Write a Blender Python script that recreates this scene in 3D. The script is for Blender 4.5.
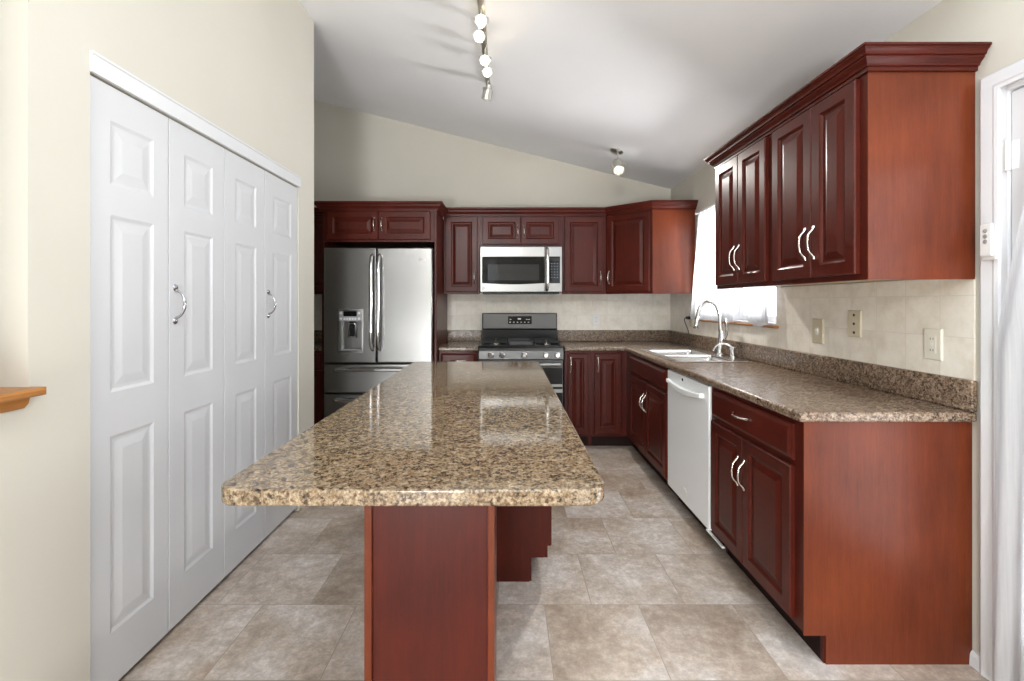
import bpy, bmesh, math, random
from mathutils import Vector, Matrix
random.seed(7)
PI = math.pi
for o in list(bpy.data.objects): bpy.data.objects.remove(o)
S = bpy.context.scene
C = S.collection

# ------------------------------------------------------------------ camera
cam = bpy.data.cameras.new('camera')
cam.sensor_width = 36.0
cam.lens = 466 * 36 / 1024
cam.shift_x = 5 / 1024
cam.shift_y = -37.5 / 1024
cam.clip_start = 0.02
camo = bpy.data.objects.new('camera', cam); C.objects.link(camo)
camo.location = (0, 0, 1.305); camo.rotation_euler = (PI/2, 0, 0)
S.camera = camo
# ------------------------------------------------------------------ exposure, world, daylight, added fill
S.view_settings.view_transform = 'Standard'
S.view_settings.look = 'None'
S.view_settings.gamma = 1.0
S.view_settings.use_curve_mapping = False
S.view_settings.exposure = 0.27
W = bpy.data.worlds.new('sky'); S.world = W; W.use_nodes = True
bg = W.node_tree.nodes['Background']
bg.inputs[0].default_value = (0.86, 0.93, 1.0, 1); bg.inputs[1].default_value = 3.5

def area(name, loc, rot, sx, sy, power, col=(1, 1, 1)):
    l = bpy.data.lights.new(name, 'AREA'); l.shape = 'RECTANGLE'; l.size = sx; l.size_y = sy
    l.energy = power; l.color = col
    o = bpy.data.objects.new(name, l); C.objects.link(o); o.location = loc; o.rotation_euler = rot
    return o
# daylight entering by the side door and the window over the sink
area('daylight_side_door', (2.9, 1.1, 0.7), (PI/2+0.35, 0, PI/2), 1.6, 1.4, 100, (0.96, 0.98, 1.0))
area('daylight_sink_window', (3.3, 3.47, 0.95), (PI/2+0.35, 0, PI/2), 2.2, 1.3, 500, (0.97, 0.985, 1.0))

# added fill lamps aimed up and forward from behind the viewpoint
area('rear_up_fill', (-0.72, -2.9, 0.35), Vector((0.12, 0.75, 0.65)).to_track_quat('-Z', 'Y').to_euler(), 1.0, 0.6, 105, (0.96, 0.98, 1.0))
area('rear_up_fill', (1.0, -0.6, 0.4), Vector((-0.15, 0.7, 0.7)).to_track_quat('-Z', 'Y').to_euler(), 0.8, 0.8, 3, (0.96, 0.98, 1.0))

# added fill lamp high by the rear wall, where there is no window
area('rear_high_fill', (-0.80, -3.10, 2.88), Vector((0.12, 1, -0.10)).to_track_quat('-Z', 'Y').to_euler(), 0.9, 0.36, 60, (1, 1, 1))

# ------------------------------------------------------------------ helpers: objects
def mk(name, bm, mat, parent=None, loc=(0, 0, 0), rz=0.0, bevel=0.0, smooth=None, seg=2):
    me = bpy.data.meshes.new(name)
    bmesh.ops.recalc_face_normals(bm, faces=bm.faces[:])
    bm.to_mesh(me); bm.free()
    me.materials.append(mat)
    if smooth:
        for p in me.polygons: p.use_smooth = True
        me.set_sharp_from_angle(angle=math.radians(smooth))
    o = bpy.data.objects.new(name, me); C.objects.link(o)
    o.location = loc; o.rotation_euler = (0, 0, rz)
    if parent: o.parent = parent
    if bevel:
        m = o.modifiers.new('bevel', 'BEVEL'); m.width = bevel; m.segments = seg
        m.limit_method = 'ANGLE'; m.angle_limit = math.radians(40)
    return o
def tag(o, label, cat, group=None, kind=None):
    o['label'] = label; o['category'] = cat
    if group: o['group'] = group
    if kind: o['kind'] = kind
    return o
def thing(name, label, cat, loc=(0, 0, 0), rz=0.0, group=None, kind=None):
    o = bpy.data.objects.new(name, None); C.objects.link(o)
    o.empty_display_size = 0.05
    o.location = loc; o.rotation_euler = (0, 0, rz)
    return tag(o, label, cat, group, kind)

# ------------------------------------------------------------------ helpers: shapes
def B(): return bmesh.new()
def box(bm, x0, x1, y0, y1, z0, z1):
    v = [bm.verts.new((x, y, z)) for x in (x0, x1) for y in (y0, y1) for z in (z0, z1)]
    for f in ((0, 1, 3, 2), (4, 6, 7, 5), (0, 4, 5, 1), (2, 3, 7, 6), (0, 2, 6, 4), (1, 5, 7, 3)):
        bm.faces.new([v[i] for i in f])
    return bm
def bx(*a): return box(B(), *a)
def prism(bm, poly, axis, a0, a1):
    """polygon (u,v) extruded along axis: x->(y,z) y->(x,z) z->(x,y)"""
    def P(u, v, a): return {'x': (a, u, v), 'y': (u, a, v), 'z': (u, v, a)}[axis]
    A = [bm.verts.new(P(u, v, a0)) for u, v in poly]; Bv = [bm.verts.new(P(u, v, a1)) for u, v in poly]
    bm.faces.new(A); bm.faces.new(Bv[::-1])
    n = len(poly)
    for i in range(n): bm.faces.new((A[i], A[(i+1) % n], Bv[(i+1) % n], Bv[i]))
    return bm
def tube(bm, pts, rad, n=10, flat=1.0):
    pts = [Vector(p) for p in pts]
    if not hasattr(rad, '__len__'): rad = [rad]*len(pts)
    rings = []; ref = None
    for i, p in enumerate(pts):
        t = (pts[min(i+1, len(pts)-1)] - pts[max(i-1, 0)]).normalized()
        if ref is None:
            ref = Vector((0, 0, 1)) if abs(t.z) < 0.9 else Vector((1, 0, 0))
        u = (ref - t*ref.dot(t)).normalized(); ref = u; w = t.cross(u)
        rings.append([bm.verts.new(p + (u*math.cos(2*PI*k/n) + w*flat*math.sin(2*PI*k/n))*rad[i]) for k in range(n)])
    for a, b in zip(rings, rings[1:]):
        for k in range(n): bm.faces.new((a[k], a[(k+1) % n], b[(k+1) % n], b[k]))
    bm.faces.new(rings[0][::-1]); bm.faces.new(rings[-1])
    return bm
def bez(p0, p1, p2, p3, n=8):
    r = []
    for i in range(n+1):
        t = i/n
        r.append(tuple((1-t)**3*a + 3*(1-t)**2*t*b + 3*(1-t)*t*t*c + t**3*d for a, b, c, d in zip(p0, p1, p2, p3)))
    return r
def lathe(bm, prof, n=24, o=(0, 0, 0), axis='z'):
    """profile (r,h) revolved about an axis through o"""
    o = Vector(o); rings = []
    for r, h in prof:
        ring = []
        for k in range(n):
            c, s = math.cos(2*PI*k/n)*r, math.sin(2*PI*k/n)*r
            d = {'z': (c, s, h), 'y': (c, h, s), 'x': (h, c, s)}[axis]
            ring.append(bm.verts.new(o + Vector(d)))
        rings.append(ring)
    for a, b in zip(rings, rings[1:]):
        for k in range(n): bm.faces.new((a[k], a[(k+1) % n], b[(k+1) % n], b[k]))
    bm.faces.new(rings[0][::-1]); bm.faces.new(rings[-1])
    return bm
def loopstack(bm, loops, cap0=True, cap1=True):
    R = [[bm.verts.new(p) for p in L] for L in loops]
    n = len(R[0])
    for a, b in zip(R, R[1:]):
        for k in range(n): bm.faces.new((a[k], a[(k+1) % n], b[(k+1) % n], b[k]))
    if cap0: bm.faces.new(R[0][::-1])
    if cap1: bm.faces.new(R[-1])
    return bm
def rect(x0, x1, z0, z1, i, y): return [(x0+i, y, z0+i), (x1-i, y, z0+i), (x1-i, y, z1-i), (x0+i, y, z1-i)]
def rrect(x0, x1, y0, y1, r, z, n=5):
    P = []
    for cx, cy, a in ((x1-r, y1-r, 0), (x0+r, y1-r, 90), (x0+r, y0+r, 180), (x1-r, y0+r, 270)):
        for k in range(n+1):
            t = math.radians(a + 90*k/n); P.append((cx + r*math.cos(t), cy + r*math.sin(t), z))
    return P
def gridslab(xs, ys, inside, a0, a1, axis='z'):
    """cells of a grid that satisfy inside(cx,cy), extruded: slabs and walls with holes"""
    bm = B(); V = {}
    def P(u, v, a): return {'x': (a, u, v), 'y': (u, a, v), 'z': (u, v, a)}[axis]
    def vert(i, j, k):
        if (i, j, k) not in V: V[(i, j, k)] = bm.verts.new(P(xs[i], ys[j], (a0, a1)[k]))
        return V[(i, j, k)]
    nx, ny = len(xs)-1, len(ys)-1
    I = [[bool(inside((xs[i]+xs[i+1])/2, (ys[j]+ys[j+1])/2)) for j in range(ny)] for i in range(nx)]
    def on(i, j): return 0 <= i < nx and 0 <= j < ny and I[i][j]
    for i in range(nx):
        for j in range(ny):
            if not I[i][j]: continue
            for k in (0, 1): bm.faces.new([vert(*q, k) for q in ((i, j), (i+1, j), (i+1, j+1), (i, j+1))])
            for (di, dj, p, q) in ((-1, 0, (i, j), (i, j+1)), (1, 0, (i+1, j), (i+1, j+1)), (0, -1, (i, j), (i+1, j)), (0, 1, (i, j+1), (i+1, j+1))):
                if not on(i+di, j+dj): bm.faces.new((vert(*p, 0), vert(*q, 0), vert(*q, 1), vert(*p, 1)))
    bmesh.ops.dissolve_limit(bm, angle_limit=0.01, verts=bm.verts[:], edges=bm.edges[:])
    return bm
def sweep(prof, path):
    """profile (outward, z) swept along a plan path with mitres; outward is to the RIGHT of travel"""
    bm = B(); n = len(path); rings = []
    P = [Vector(p) for p in path]
    for i in range(n):
        d0 = (P[i]-P[i-1]).normalized() if i else None
        d1 = (P[i+1]-P[i]).normalized() if i < n-1 else None
        N0 = Vector((d0.y, -d0.x)) if d0 else None
        N1 = Vector((d1.y, -d1.x)) if d1 else None
        if N0 is None: m = N1
        elif N1 is None: m = N0
        else: m = (N0+N1)/(1+N0.dot(N1))
        rings.append([bm.verts.new((P[i].x+m.x*u, P[i].y+m.y*u, z)) for u, z in prof])
    k = len(prof)
    for a, b in zip(rings, rings[1:]):
        for j in range(k): bm.faces.new((a[j], a[(j+1) % k], b[(j+1) % k], b[j]))
    bm.faces.new(rings[0][::-1]); bm.faces.new(rings[-1])
    return bm

# ------------------------------------------------------------------ materials
def mat(name, col, rough=0.5, metal=0.0, spec=0.5, coat=0.0, emit=None, es=0.0):
    m = bpy.data.materials.new(name); m.use_nodes = True
    p = m.node_tree.nodes['Principled BSDF']
    p.inputs['Base Color'].default_value = (*col, 1); p.inputs['Roughness'].default_value = rough
    p.inputs['Metallic'].default_value = metal; p.inputs['Specular IOR Level'].default_value = spec
    p.inputs['Coat Weight'].default_value = coat
    if emit: p.inputs['Emission Color'].default_value = (*emit, 1); p.inputs['Emission Strength'].default_value = es
    return m, m.node_tree, p
def nd(t, typ, **kw):
    n = t.nodes.new(typ)
    for k, v in kw.items():
        if k in n.inputs: n.inputs[k].default_value = v
        else: setattr(n, k, v)
    return n
def coords(t, scale=(1, 1, 1), loc=(0, 0, 0), rot=(0, 0, 0), out='Object'):
    tc = t.nodes.new('ShaderNodeTexCoord'); mp = t.nodes.new('ShaderNodeMapping')
    mp.inputs['Scale'].default_value = scale; mp.inputs['Location'].default_value = loc; mp.inputs['Rotation'].default_value = rot
    t.links.new(tc.outputs[out], mp.inputs[0]); return mp.outputs[0]
def ramp(t, fac, stops, interp='LINEAR'):
    r = t.nodes.new('ShaderNodeValToRGB'); r.color_ramp.interpolation = interp
    e = r.color_ramp.elements
    while len(e) < len(stops): e.new(0.5)
    for x, (p, c) in zip(e, stops): x.position = p; x.color = (*c, 1)
    t.links.new(fac, r.inputs[0]); return r.outputs[0]
def mix(t, fac, a, b, mode='MIX'):
    n = t.nodes.new('ShaderNodeMix'); n.data_type = 'RGBA'; n.blend_type = mode
    for s, v in ((n.inputs[0], fac), (n.inputs[6], a), (n.inputs[7], b)):
        if hasattr(v, 'links'): t.links.new(v, s)
        elif isinstance(v, (int, float)): s.default_value = v
        else: s.default_value = (*v, 1)
    return n.outputs[2]
def bump(t, p, h, strength, dist=0.01):
    b = t.nodes.new('ShaderNodeBump'); b.inputs['Strength'].default_value = strength; b.inputs['Distance'].default_value = dist
    t.links.new(h, b.inputs['Height']); t.links.new(b.outputs[0], p.inputs['Normal'])
def noise(t, vec, scale, detail=4, rough=0.55):
    n = nd(t, 'ShaderNodeTexNoise', Scale=scale, Detail=detail, Roughness=rough)
    t.links.new(vec, n.inputs['Vector']); return n.outputs['Fac']

def paint(name, col, rough=0.6, bs=0.08, sc=180):
    m, t, p = mat(name, col, rough)
    v = coords(t); n = noise(t, v, 1.3, 2)
    c = ramp(t, n, [(0.3, tuple(x*0.97 for x in col)), (0.7, tuple(min(1, x*1.02) for x in col))])
    t.links.new(c, p.inputs['Base Color']); bump(t, p, noise(t, v, sc, 3), bs, 0.002)
    return m
M = {}
M['wall'] = paint('wall_paint', (0.60, 0.572, 0.50), 0.7, 0.15)
M['ceiling'] = paint('ceiling_paint', (0.90, 0.90, 0.91), 0.8, 0.3, 90)
M['white'] = paint('white_trim_paint', (0.68, 0.685, 0.70), 0.35, 0.03)
M['door_white'] = paint('white_door_paint', (0.60, 0.605, 0.62), 0.4, 0.03)
def wood(name, dark, light, rough=0.34, axis='z', coat=0.09):
    m, t, p = mat(name, light, rough, coat=coat, spec=0.2); p.inputs['Coat Roughness'].default_value = 0.22
    sc = {'z': (14, 14, 1.0), 'x': (1.0, 14, 14), 'y': (14, 1.0, 14)}[axis]
    g = noise(t, coords(t, sc), 3.0, 8, 0.65)
    fine = noise(t, coords(t, tuple(x*5 for x in sc)), 4.0, 3, 0.6)
    bl = noise(t, coords(t, (1, 1, 0.8)), 3.5, 3, 0.5)
    c = ramp(t, g, [(0.15, dark), (0.70, light)])
    c = mix(t, 0.5, c, ramp(t, bl, [(0.3, dark), (0.75, tuple(x*1.25 for x in light))]))
    c = mix(t, 0.14, c, ramp(t, fine, [(0.35, dark), (0.6, light)]))
    t.links.new(c, p.inputs['Base Color'])
    return m
M['cherry'] = wood('cherry_wood', (0.028, 0.0042, 0.0027), (0.088, 0.0125, 0.0064))
M['cherry_h'] = wood('cherry_wood_across', (0.028, 0.0042, 0.0027), (0.088, 0.0125, 0.0064), axis='x')
M['cherry_lit'] = wood('cherry_wood_lit', (0.058, 0.0095, 0.0042), (0.160, 0.0350, 0.0115), rough=0.33, coat=0.15)  # brighter cherry copy: the light on the end panels is in its colour
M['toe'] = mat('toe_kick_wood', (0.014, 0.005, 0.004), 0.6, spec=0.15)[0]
M['maple'] = wood('pale_maple', (0.50, 0.36, 0.20), (0.66, 0.50, 0.30), rough=0.5, coat=0)
M['oak'] = wood('honey_oak', (0.26, 0.105, 0.025), (0.42, 0.18, 0.05), rough=0.35, axis='y')

def granite(name, rough, cols, scale, coat=0.0, spec=0.5):
    m, t, p = mat(name, cols[2], rough, coat=coat, spec=spec)
    v = coords(t, (1, 1, 1))
    wob = nd(t, 'ShaderNodeTexNoise', Scale=scale*0.9, Detail=3.0); t.links.new(v, wob.inputs['Vector'])
    va = nd(t, 'ShaderNodeVectorMath', operation='MULTIPLY_ADD')
    va.inputs[1].default_value = (0.010, 0.010, 0.010); t.links.new(wob.outputs['Color'], va.inputs[0]); t.links.new(v, va.inputs[2])
    vo = nd(t, 'ShaderNodeTexVoronoi', Scale=scale); t.links.new(va.outputs[0], vo.inputs['Vector'])
    sep = t.nodes.new('ShaderNodeSeparateColor'); t.links.new(vo.outputs['Color'], sep.inputs[0])
    base = ramp(t, sep.outputs[0], [(0.0, cols[0]), (0.16, cols[0]), (0.24, cols[1]), (0.45, cols[2]), (0.75, cols[3]), (1.0, cols[4])])
    n1 = noise(t, v, scale*0.35, 5, 0.7)
    c = mix(t, 0.45, base, ramp(t, n1, [(0.36, cols[0]), (0.46, cols[1]), (0.56, cols[2]), (0.68, cols[3])]))
    n2 = noise(t, v, scale*1.6, 3, 0.6)
    c = mix(t, 0.35, c, ramp(t, n2, [(0.40, cols[0]), (0.5, cols[2]), (0.62, cols[4])]))
    t.links.new(c, p.inputs['Base Color'])
    return m
M['granite'] = granite('island_granite', 0.07, [(0.012, 0.008, 0.006), (0.07, 0.040, 0.022), (0.205, 0.137, 0.076), (0.32, 0.235, 0.140), (0.52, 0.43, 0.31)], 105, spec=0.7)
M['laminate'] = granite('stone_laminate', 0.26, [(0.022, 0.013, 0.009), (0.080, 0.048, 0.031), (0.19, 0.126, 0.083), (0.30, 0.215, 0.15), (0.48, 0.38, 0.285)], 95)

def floor_mat():
    m, t, p = mat('stone_floor_tile', (0.35, 0.29, 0.23), 0.36)
    v = coords(t, (1, 1, 1), (0.04, 0.011, 0))
    br = nd(t, 'ShaderNodeTexBrick'); br.offset = 0.5; br.offset_frequency = 2; br.squash = 1
    for k, val in (('Scale', 1.0), ('Mortar Size', 0.0018), ('Mortar Smooth', 0.2), ('Bias', 0.0), ('Brick Width', 0.4055), ('Row Height', 0.4055)):
        br.inputs[k].default_value = val
    br.inputs['Color1'].default_value = (0, 0, 0, 1); br.inputs['Color2'].default_value = (1, 1, 1, 1); br.inputs['Mortar'].default_value = (0.5, 0.5, 0.5, 1)
    t.links.new(v, br.inputs['Vector'])
    # every tile its own tint and its own piece of cloudy pattern
    sh = nd(t, 'ShaderNodeVectorMath', operation='MULTIPLY_ADD'); sh.inputs[1].default_value = (3.7, 5.3, 2.1)
    t.links.new(br.outputs['Color'], sh.inputs[0]); t.links.new(v, sh.inputs[2])
    n1 = noise(t, sh.outputs[0], 2.4, 7, 0.68); n2 = noise(t, sh.outputs[0], 22, 7, 0.78); n3 = noise(t, v, 1.1, 2)
    c = ramp(t, n1, [(0.36, (0.265, 0.195, 0.138)), (0.5, (0.455, 0.38, 0.315)), (0.62, (0.60, 0.56, 0.53))])
    c = mix(t, 0.28, c, ramp(t, br.outputs['Color'], [(0, (0.32, 0.235, 0.160)), (1, (0.57, 0.53, 0.50))]))
    c = mix(t, 0.75, c, ramp(t, n2, [(0.30, (0.62, 0.60, 0.58)), (0.5, (0.95, 0.93, 0.91)), (0.70, (1.45, 1.48, 1.52))]), 'MULTIPLY')
    n4 = noise(t, v, 60, 5, 0.8); c = mix(t, 0.5, c, ramp(t, n4, [(0.35, (0.70, 0.69, 0.68)), (0.66, (1.25, 1.26, 1.27))]), 'MULTIPLY')
    c = mix(t, br.outputs['Fac'], c, (0.30, 0.245, 0.195))
    t.links.new(c, p.inputs['Base Color'])
    r = ramp(t, n2, [(0.3, (0.30,)*3), (0.8, (0.46,)*3)]); t.links.new(r, p.inputs['Roughness'])
    inv = nd(t, 'ShaderNodeMath', operation='SUBTRACT'); inv.inputs[0].default_value = 1.0; t.links.new(br.outputs['Fac'], inv.inputs[1])
    bump(t, p, inv.outputs[0], 0.25, 0.003)
    return m
M['floor'] = floor_mat()
def tile_mat(name, ux):
    m, t, p = mat(name, (0.55, 0.51, 0.44), 0.32)
    tc = t.nodes.new('ShaderNodeTexCoord'); sx = t.nodes.new('ShaderNodeSeparateXYZ'); cx = t.nodes.new('ShaderNodeCombineXYZ')
    t.links.new(tc.outputs['Object'], sx.inputs[0])
    t.links.new(sx.outputs[ux], cx.inputs[0]); t.links.new(sx.outputs[2], cx.inputs[1])
    mp = t.nodes.new('ShaderNodeMapping'); mp.inputs['Location'].default_value = (0.057, -1.023+0.155*7, 0)
    t.links.new(cx.outputs[0], mp.inputs[0])
    br = nd(t, 'ShaderNodeTexBrick'); br.offset = 0.0; br.squash = 1
    for k, val in (('Scale', 1.0), ('Mortar Size', 0.0018), ('Mortar Smooth', 0.3), ('Bias', 0.0), ('Brick Width', 0.155), ('Row Height', 0.155)):
        br.inputs[k].default_value = val
    br.inputs['Color1'].default_value = (0, 0, 0, 1); br.inputs['Color2'].default_value = (1, 1, 1, 1); br.inputs['Mortar'].default_value = (.5, .5, .5, 1)
    t.links.new(mp.outputs[0], br.inputs['Vector'])
    sh = nd(t, 'ShaderNodeVectorMath', operation='MULTIPLY_ADD'); sh.inputs[1].default_value = (3.7, 5.3, 2.1)
    t.links.new(br.outputs['Color'], sh.inputs[0]); t.links.new(tc.outputs['Object'], sh.inputs[2])
    n1 = noise(t, sh.outputs[0], 9, 6, 0.7)
    c = ramp(t, n1, [(0.25, (0.66, 0.60, 0.51)), (0.52, (0.80, 0.755, 0.67)), (0.8, (0.88, 0.85, 0.79))])
    c = mix(t, br.outputs['Fac'], c, (0.70, 0.66, 0.59))
    t.links.new(c, p.inputs['Base Color'])
    inv = nd(t, 'ShaderNodeMath', operation='SUBTRACT'); inv.inputs[0].default_value = 1.0; t.links.new(br.outputs['Fac'], inv.inputs[1])
    bump(t, p, inv.outputs[0], 0.2, 0.002)
    return m
M['tile_back'] = tile_mat('wall_tile_back', 0)
M['tile_right'] = tile_mat('wall_tile_right', 1)

def brushed(name, col, rough, axis):
    m, t, p = mat(name, col, rough, 1.0)
    sc = {'x': (3, 900, 900), 'z': (900, 900, 3)}[axis]
    n = noise(t, coords(t, sc), 1.0, 2)
    t.links.new(ramp(t, n, [(0.3, tuple(x*0.98 for x in col)), (0.7, tuple(min(1, x*1.02) for x in col))]), p.inputs['Base Color'])
    return m
M['steel'] = brushed('brushed_steel', (0.29, 0.29, 0.285), 0.30, 'x')
M['steel_dark'] = brushed('slate_steel', (0.11, 0.11, 0.11), 0.36, 'x')
M['steel_fridge'] = brushed('fridge_steel', (0.32, 0.32, 0.315), 0.27, 'x')
M['chrome'] = mat('polished_chrome', (0.78, 0.78, 0.78), 0.10, 1.0)[0]
M['nickel'] = mat('satin_nickel', (0.72, 0.68, 0.62), 0.22, 1.0)[0]
M['darkchrome'] = mat('dark_chrome', (0.42, 0.42, 0.44), 0.14, 1.0)[0]
M['sinksteel'] = mat('sink_steel', (0.75, 0.75, 0.75), 0.22, 1.0)[0]
M['black'] = mat('black_enamel', (0.008, 0.008, 0.009), 0.25, spec=0.3)[0]
M['blackmatte'] = mat('black_cast_iron', (0.02, 0.02, 0.02), 0.55)[0]
M['blackglass'] = mat('black_glass', (0.006, 0.006, 0.007), 0.05, spec=0.22)[0]
M['greyglass'] = mat('grey_mesh_glass', (0.030, 0.030, 0.031), 0.09, spec=0.3)[0]
M['darkgrey'] = mat('dark_grey_plastic', (0.06, 0.06, 0.065), 0.4)[0]
M['grey'] = mat('grey_plastic', (0.30, 0.30, 0.30), 0.4)[0]
M['print'] = mat('pale_print', (0.62, 0.64, 0.66), 0.4)[0]
M['appliance_white'] = mat('white_enamel', (0.90, 0.92, 0.92), 0.25)[0]
M['plastic_white'] = mat('white_plastic', (0.78, 0.78, 0.76), 0.35)[0]
M['ivory'] = mat('ivory_plastic', (0.62, 0.56, 0.42), 0.4)[0]
M['cream_plastic'] = mat('cream_plastic', (0.72, 0.69, 0.60), 0.35)[0]
M['slot'] = mat('dark_slot', (0.03, 0.026, 0.02), 0.6)[0]
M['fixture'] = mat('brushed_nickel_fixture', (0.66, 0.65, 0.60), 0.28, 1.0)[0]
M['bulb_warm'] = mat('warm_bulb', (1, 0.9, 0.7), 0.4, emit=(1, 0.80, 0.48), es=14)[0]
M['bulb_white'] = mat('white_bulb', (1, 1, 1), 0.4, emit=(1, 0.97, 0.92), es=12)[0]
def sheer(name, alpha, col):
    m = bpy.data.materials.new(name); m.use_nodes = True; t = m.node_tree; t.nodes.clear()
    out = t.nodes.new('ShaderNodeOutputMaterial')
    d = t.nodes.new('ShaderNodeBsdfDiffuse'); d.inputs[0].default_value = (*col, 1)
    tl = t.nodes.new('ShaderNodeBsdfTranslucent'); tl.inputs[0].default_value = (*col, 1)
    tr = t.nodes.new('ShaderNodeBsdfTransparent')
    a = t.nodes.new('ShaderNodeMixShader'); a.inputs[0].default_value = 0.5
    t.links.new(d.outputs[0], a.inputs[1]); t.links.new(tl.outputs[0], a.inputs[2])
    b = t.nodes.new('ShaderNodeMixShader')
    w = noise(t, coords(t, (1, 220, 5)), 1.0, 2)
    f = ramp(t, w, [(0.3, (alpha-0.06,)*3), (0.7, (min(1, alpha+0.06),)*3)]); t.links.new(f, b.inputs[0])
    t.links.new(tr.outputs[0], b.inputs[1]); t.links.new(a.outputs[0], b.inputs[2]); t.links.new(b.outputs[0], out.inputs[0])
    return m
M['window_sheer'] = sheer('window_sheer_cloth', 0.94, (0.50, 0.50, 0.51))
M['sheer'] = sheer('sheer_white_cloth', 0.90, (0.70, 0.70, 0.71))
def glass(name):
    m = bpy.data.materials.new(name); m.use_nodes = True; t = m.node_tree; t.nodes.clear()
    out = t.nodes.new('ShaderNodeOutputMaterial'); fr = t.nodes.new('ShaderNodeValue'); fr.outputs[0].default_value = 0.05
    tr = t.nodes.new('ShaderNodeBsdfTransparent'); gl = t.nodes.new('ShaderNodeBsdfGlossy'); gl.inputs['Roughness'].default_value = 0.0
    b = t.nodes.new('ShaderNodeMixShader'); t.links.new(fr.outputs[0], b.inputs[0])
    t.links.new(tr.outputs[0], b.inputs[1]); t.links.new(gl.outputs[0], b.inputs[2]); t.links.new(b.outputs[0], out.inputs[0])
    return m
M['glass'] = glass('clear_glass')

# ------------------------------------------------------------------ room shell
XW, YB, XL = 1.683, 4.79, -1.317          # right wall, back wall, left closet wall
XO, YR = -3.1, -3.2                       # outer left wall, rear wall
def zc(x): return 2.474 + 0.25*(XW - x)
def struct(name, bm, m, label, cat, bevel=0, parent=None, smooth=None):
    o = mk(name, bm, m, parent, bevel=bevel, smooth=smooth); return tag(o, label, cat, kind='structure')
struct('floor', bx(XO-0.12, 2.6, YR-0.12, YB+0.12, -0.06, 0.0), M['floor'], 'brownish grey square stone tile floor laid in staggered rows', 'floor')
SKX = ((-0.55, 0.45), (0.60, 1.55)); SKY = (-0.8, 1.58)  # unseen ceiling openings, added to let more sky light in
bm = gridslab([XO-0.12, -0.55, 0.45, 0.60, 1.55, XW+0.13], [YR-0.12, SKY[0], SKY[1], YB+0.12],
              lambda x, y: not (SKY[0] < y < SKY[1] and any(a < x < b for a, b in SKX)), 0.0, 0.1, 'z')
for v in bm.verts: v.co.z += zc(v.co.x)
struct('ceiling', bm, M['ceiling'], 'white sloped ceiling rising from the window wall to the left', 'ceiling')
bm = prism(B(), [(XO-0.12, 0), (XW+0.13, 0), (XW+0.13, zc(XW+0.13)), (XO-0.12, zc(XO-0.12))], 'y', YB, YB+0.12)
struct('wall_back', bm, M['wall'], 'cream gabled back wall above the fridge and stove', 'wall')
# right wall with sink window and side door openings
WY0, WY1, WZ0, WZ1 = 2.90, 4.04, 1.165, 2.03
DY0, DY1, DZ1 = 0.66, 1.590, 2.04
bm = gridslab([YR, DY0, DY1, WY0, WY1, YB], [0, WZ0, WZ1, DZ1, zc(XW)],
              lambda y, z: not (WY0 < y < WY1 and WZ0 < z < WZ1) and not (DY0 < y < DY1 and z < DZ1), XW, XW+0.13, 'x')
struct('wall_right', bm, M['wall'], 'cream right wall with the sink window and side door', 'wall')
# closet wall on the left: full height 1.281..3.18, opening for the bifold doors, pass-through with low wall nearer the camera
CY0, CY1, CZ1 = 1.472, 2.946, 2.036
ZL = zc(XL-0.12)
bm = gridslab([YR, 0.35, 1.281, CY0, CY1, 3.18], [0, 1.052, CZ1, zc(XL)],
              lambda y, z: not (CY0 < y < CY1 and z < CZ1) and not (0.35 < y < 1.281 and z > 1.052), XL-0.12, XL, 'x')
struct('wall_left', bm, M['wall'], 'cream left wall holding the closet, with a low pass-through part', 'wall')
struct('wall_closet', gridslab([XL-0.80, XL-0.74, XL-0.12], [1.29, 1.35, 3.12, 3.18], lambda x, y: x < XL-0.74 or y < 1.35 or y > 3.12, 0, zc(XL)),
       M['wall'], 'closet inner walls behind the white folding doors', 'wall')
struct('wall_outer', bx(XO-0.12, XO, YR, YB, 0, zc(XO)), M['wall'], 'far left wall of the neighbouring room', 'wall')
RWIN = ((-0.52, -0.28), (1.10, 1.60))
bm = gridslab([XO-0.12, -0.52, -0.28, 1.10, 1.60, XW+0.13], [0, 0.10, 2.42, zc(XW+0.13)], lambda x, z: not (0.1 < z < 2.42 and any(a < x < b for a, b in RWIN)), YR-0.12, YR, 'y')
prism(bm, [(XO-0.12, zc(XW+0.13)), (XW+0.13, zc(XW+0.13)), (XO-0.12, zc(XO-0.12))], 'y', YR-0.12, YR)
struct('wall_rear', bm, M['wall'], 'rear wall with two windows behind the viewpoint', 'wall')
for k, ((a, b), lab) in enumerate(zip(RWIN, ('narrow rear window behind the viewpoint', 'tall right rear window behind the viewpoint'))):
    w2 = thing('window_%d' % (k+2), lab, 'window', ((a+b)/2, YR-0.06, 0), kind='structure')
    h = (b-a)/2
    mk('window_frame', gridslab([-h+.001, -h+0.045, h-0.045, h-.001], [0.101, 0.15, 1.25, 1.30, 2.37, 2.419], lambda x, z: abs(x) > h-0.045 or z < 0.15 or z > 2.37 or (1.25 < z < 1.30 and h > 0.2), -0.03, 0.03, 'y'), M['white'], w2)
# tile backsplashes
TZ0, TZ1 = 1.02, 1.40
struct('trim_1', bx(-3.0, XW-0.008, YB-0.008, YB-0.0005, TZ0, TZ1+0.05), M['tile_back'], 'square beige tile backsplash on the back wall', 'tile backsplash')
bm = gridslab([1.672, WY0-0.001, WY1+0.001, YB-0.008], [TZ0, WZ0-0.02, TZ1], lambda y, z: not (WY0 < y < WY1 and z > WZ0-0.02), XW-0.008, XW-0.0005, 'x')
struct('trim_2', bm, M['tile_right'], 'beige stone look tile backsplash on the right wall', 'tile backsplash')
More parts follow.
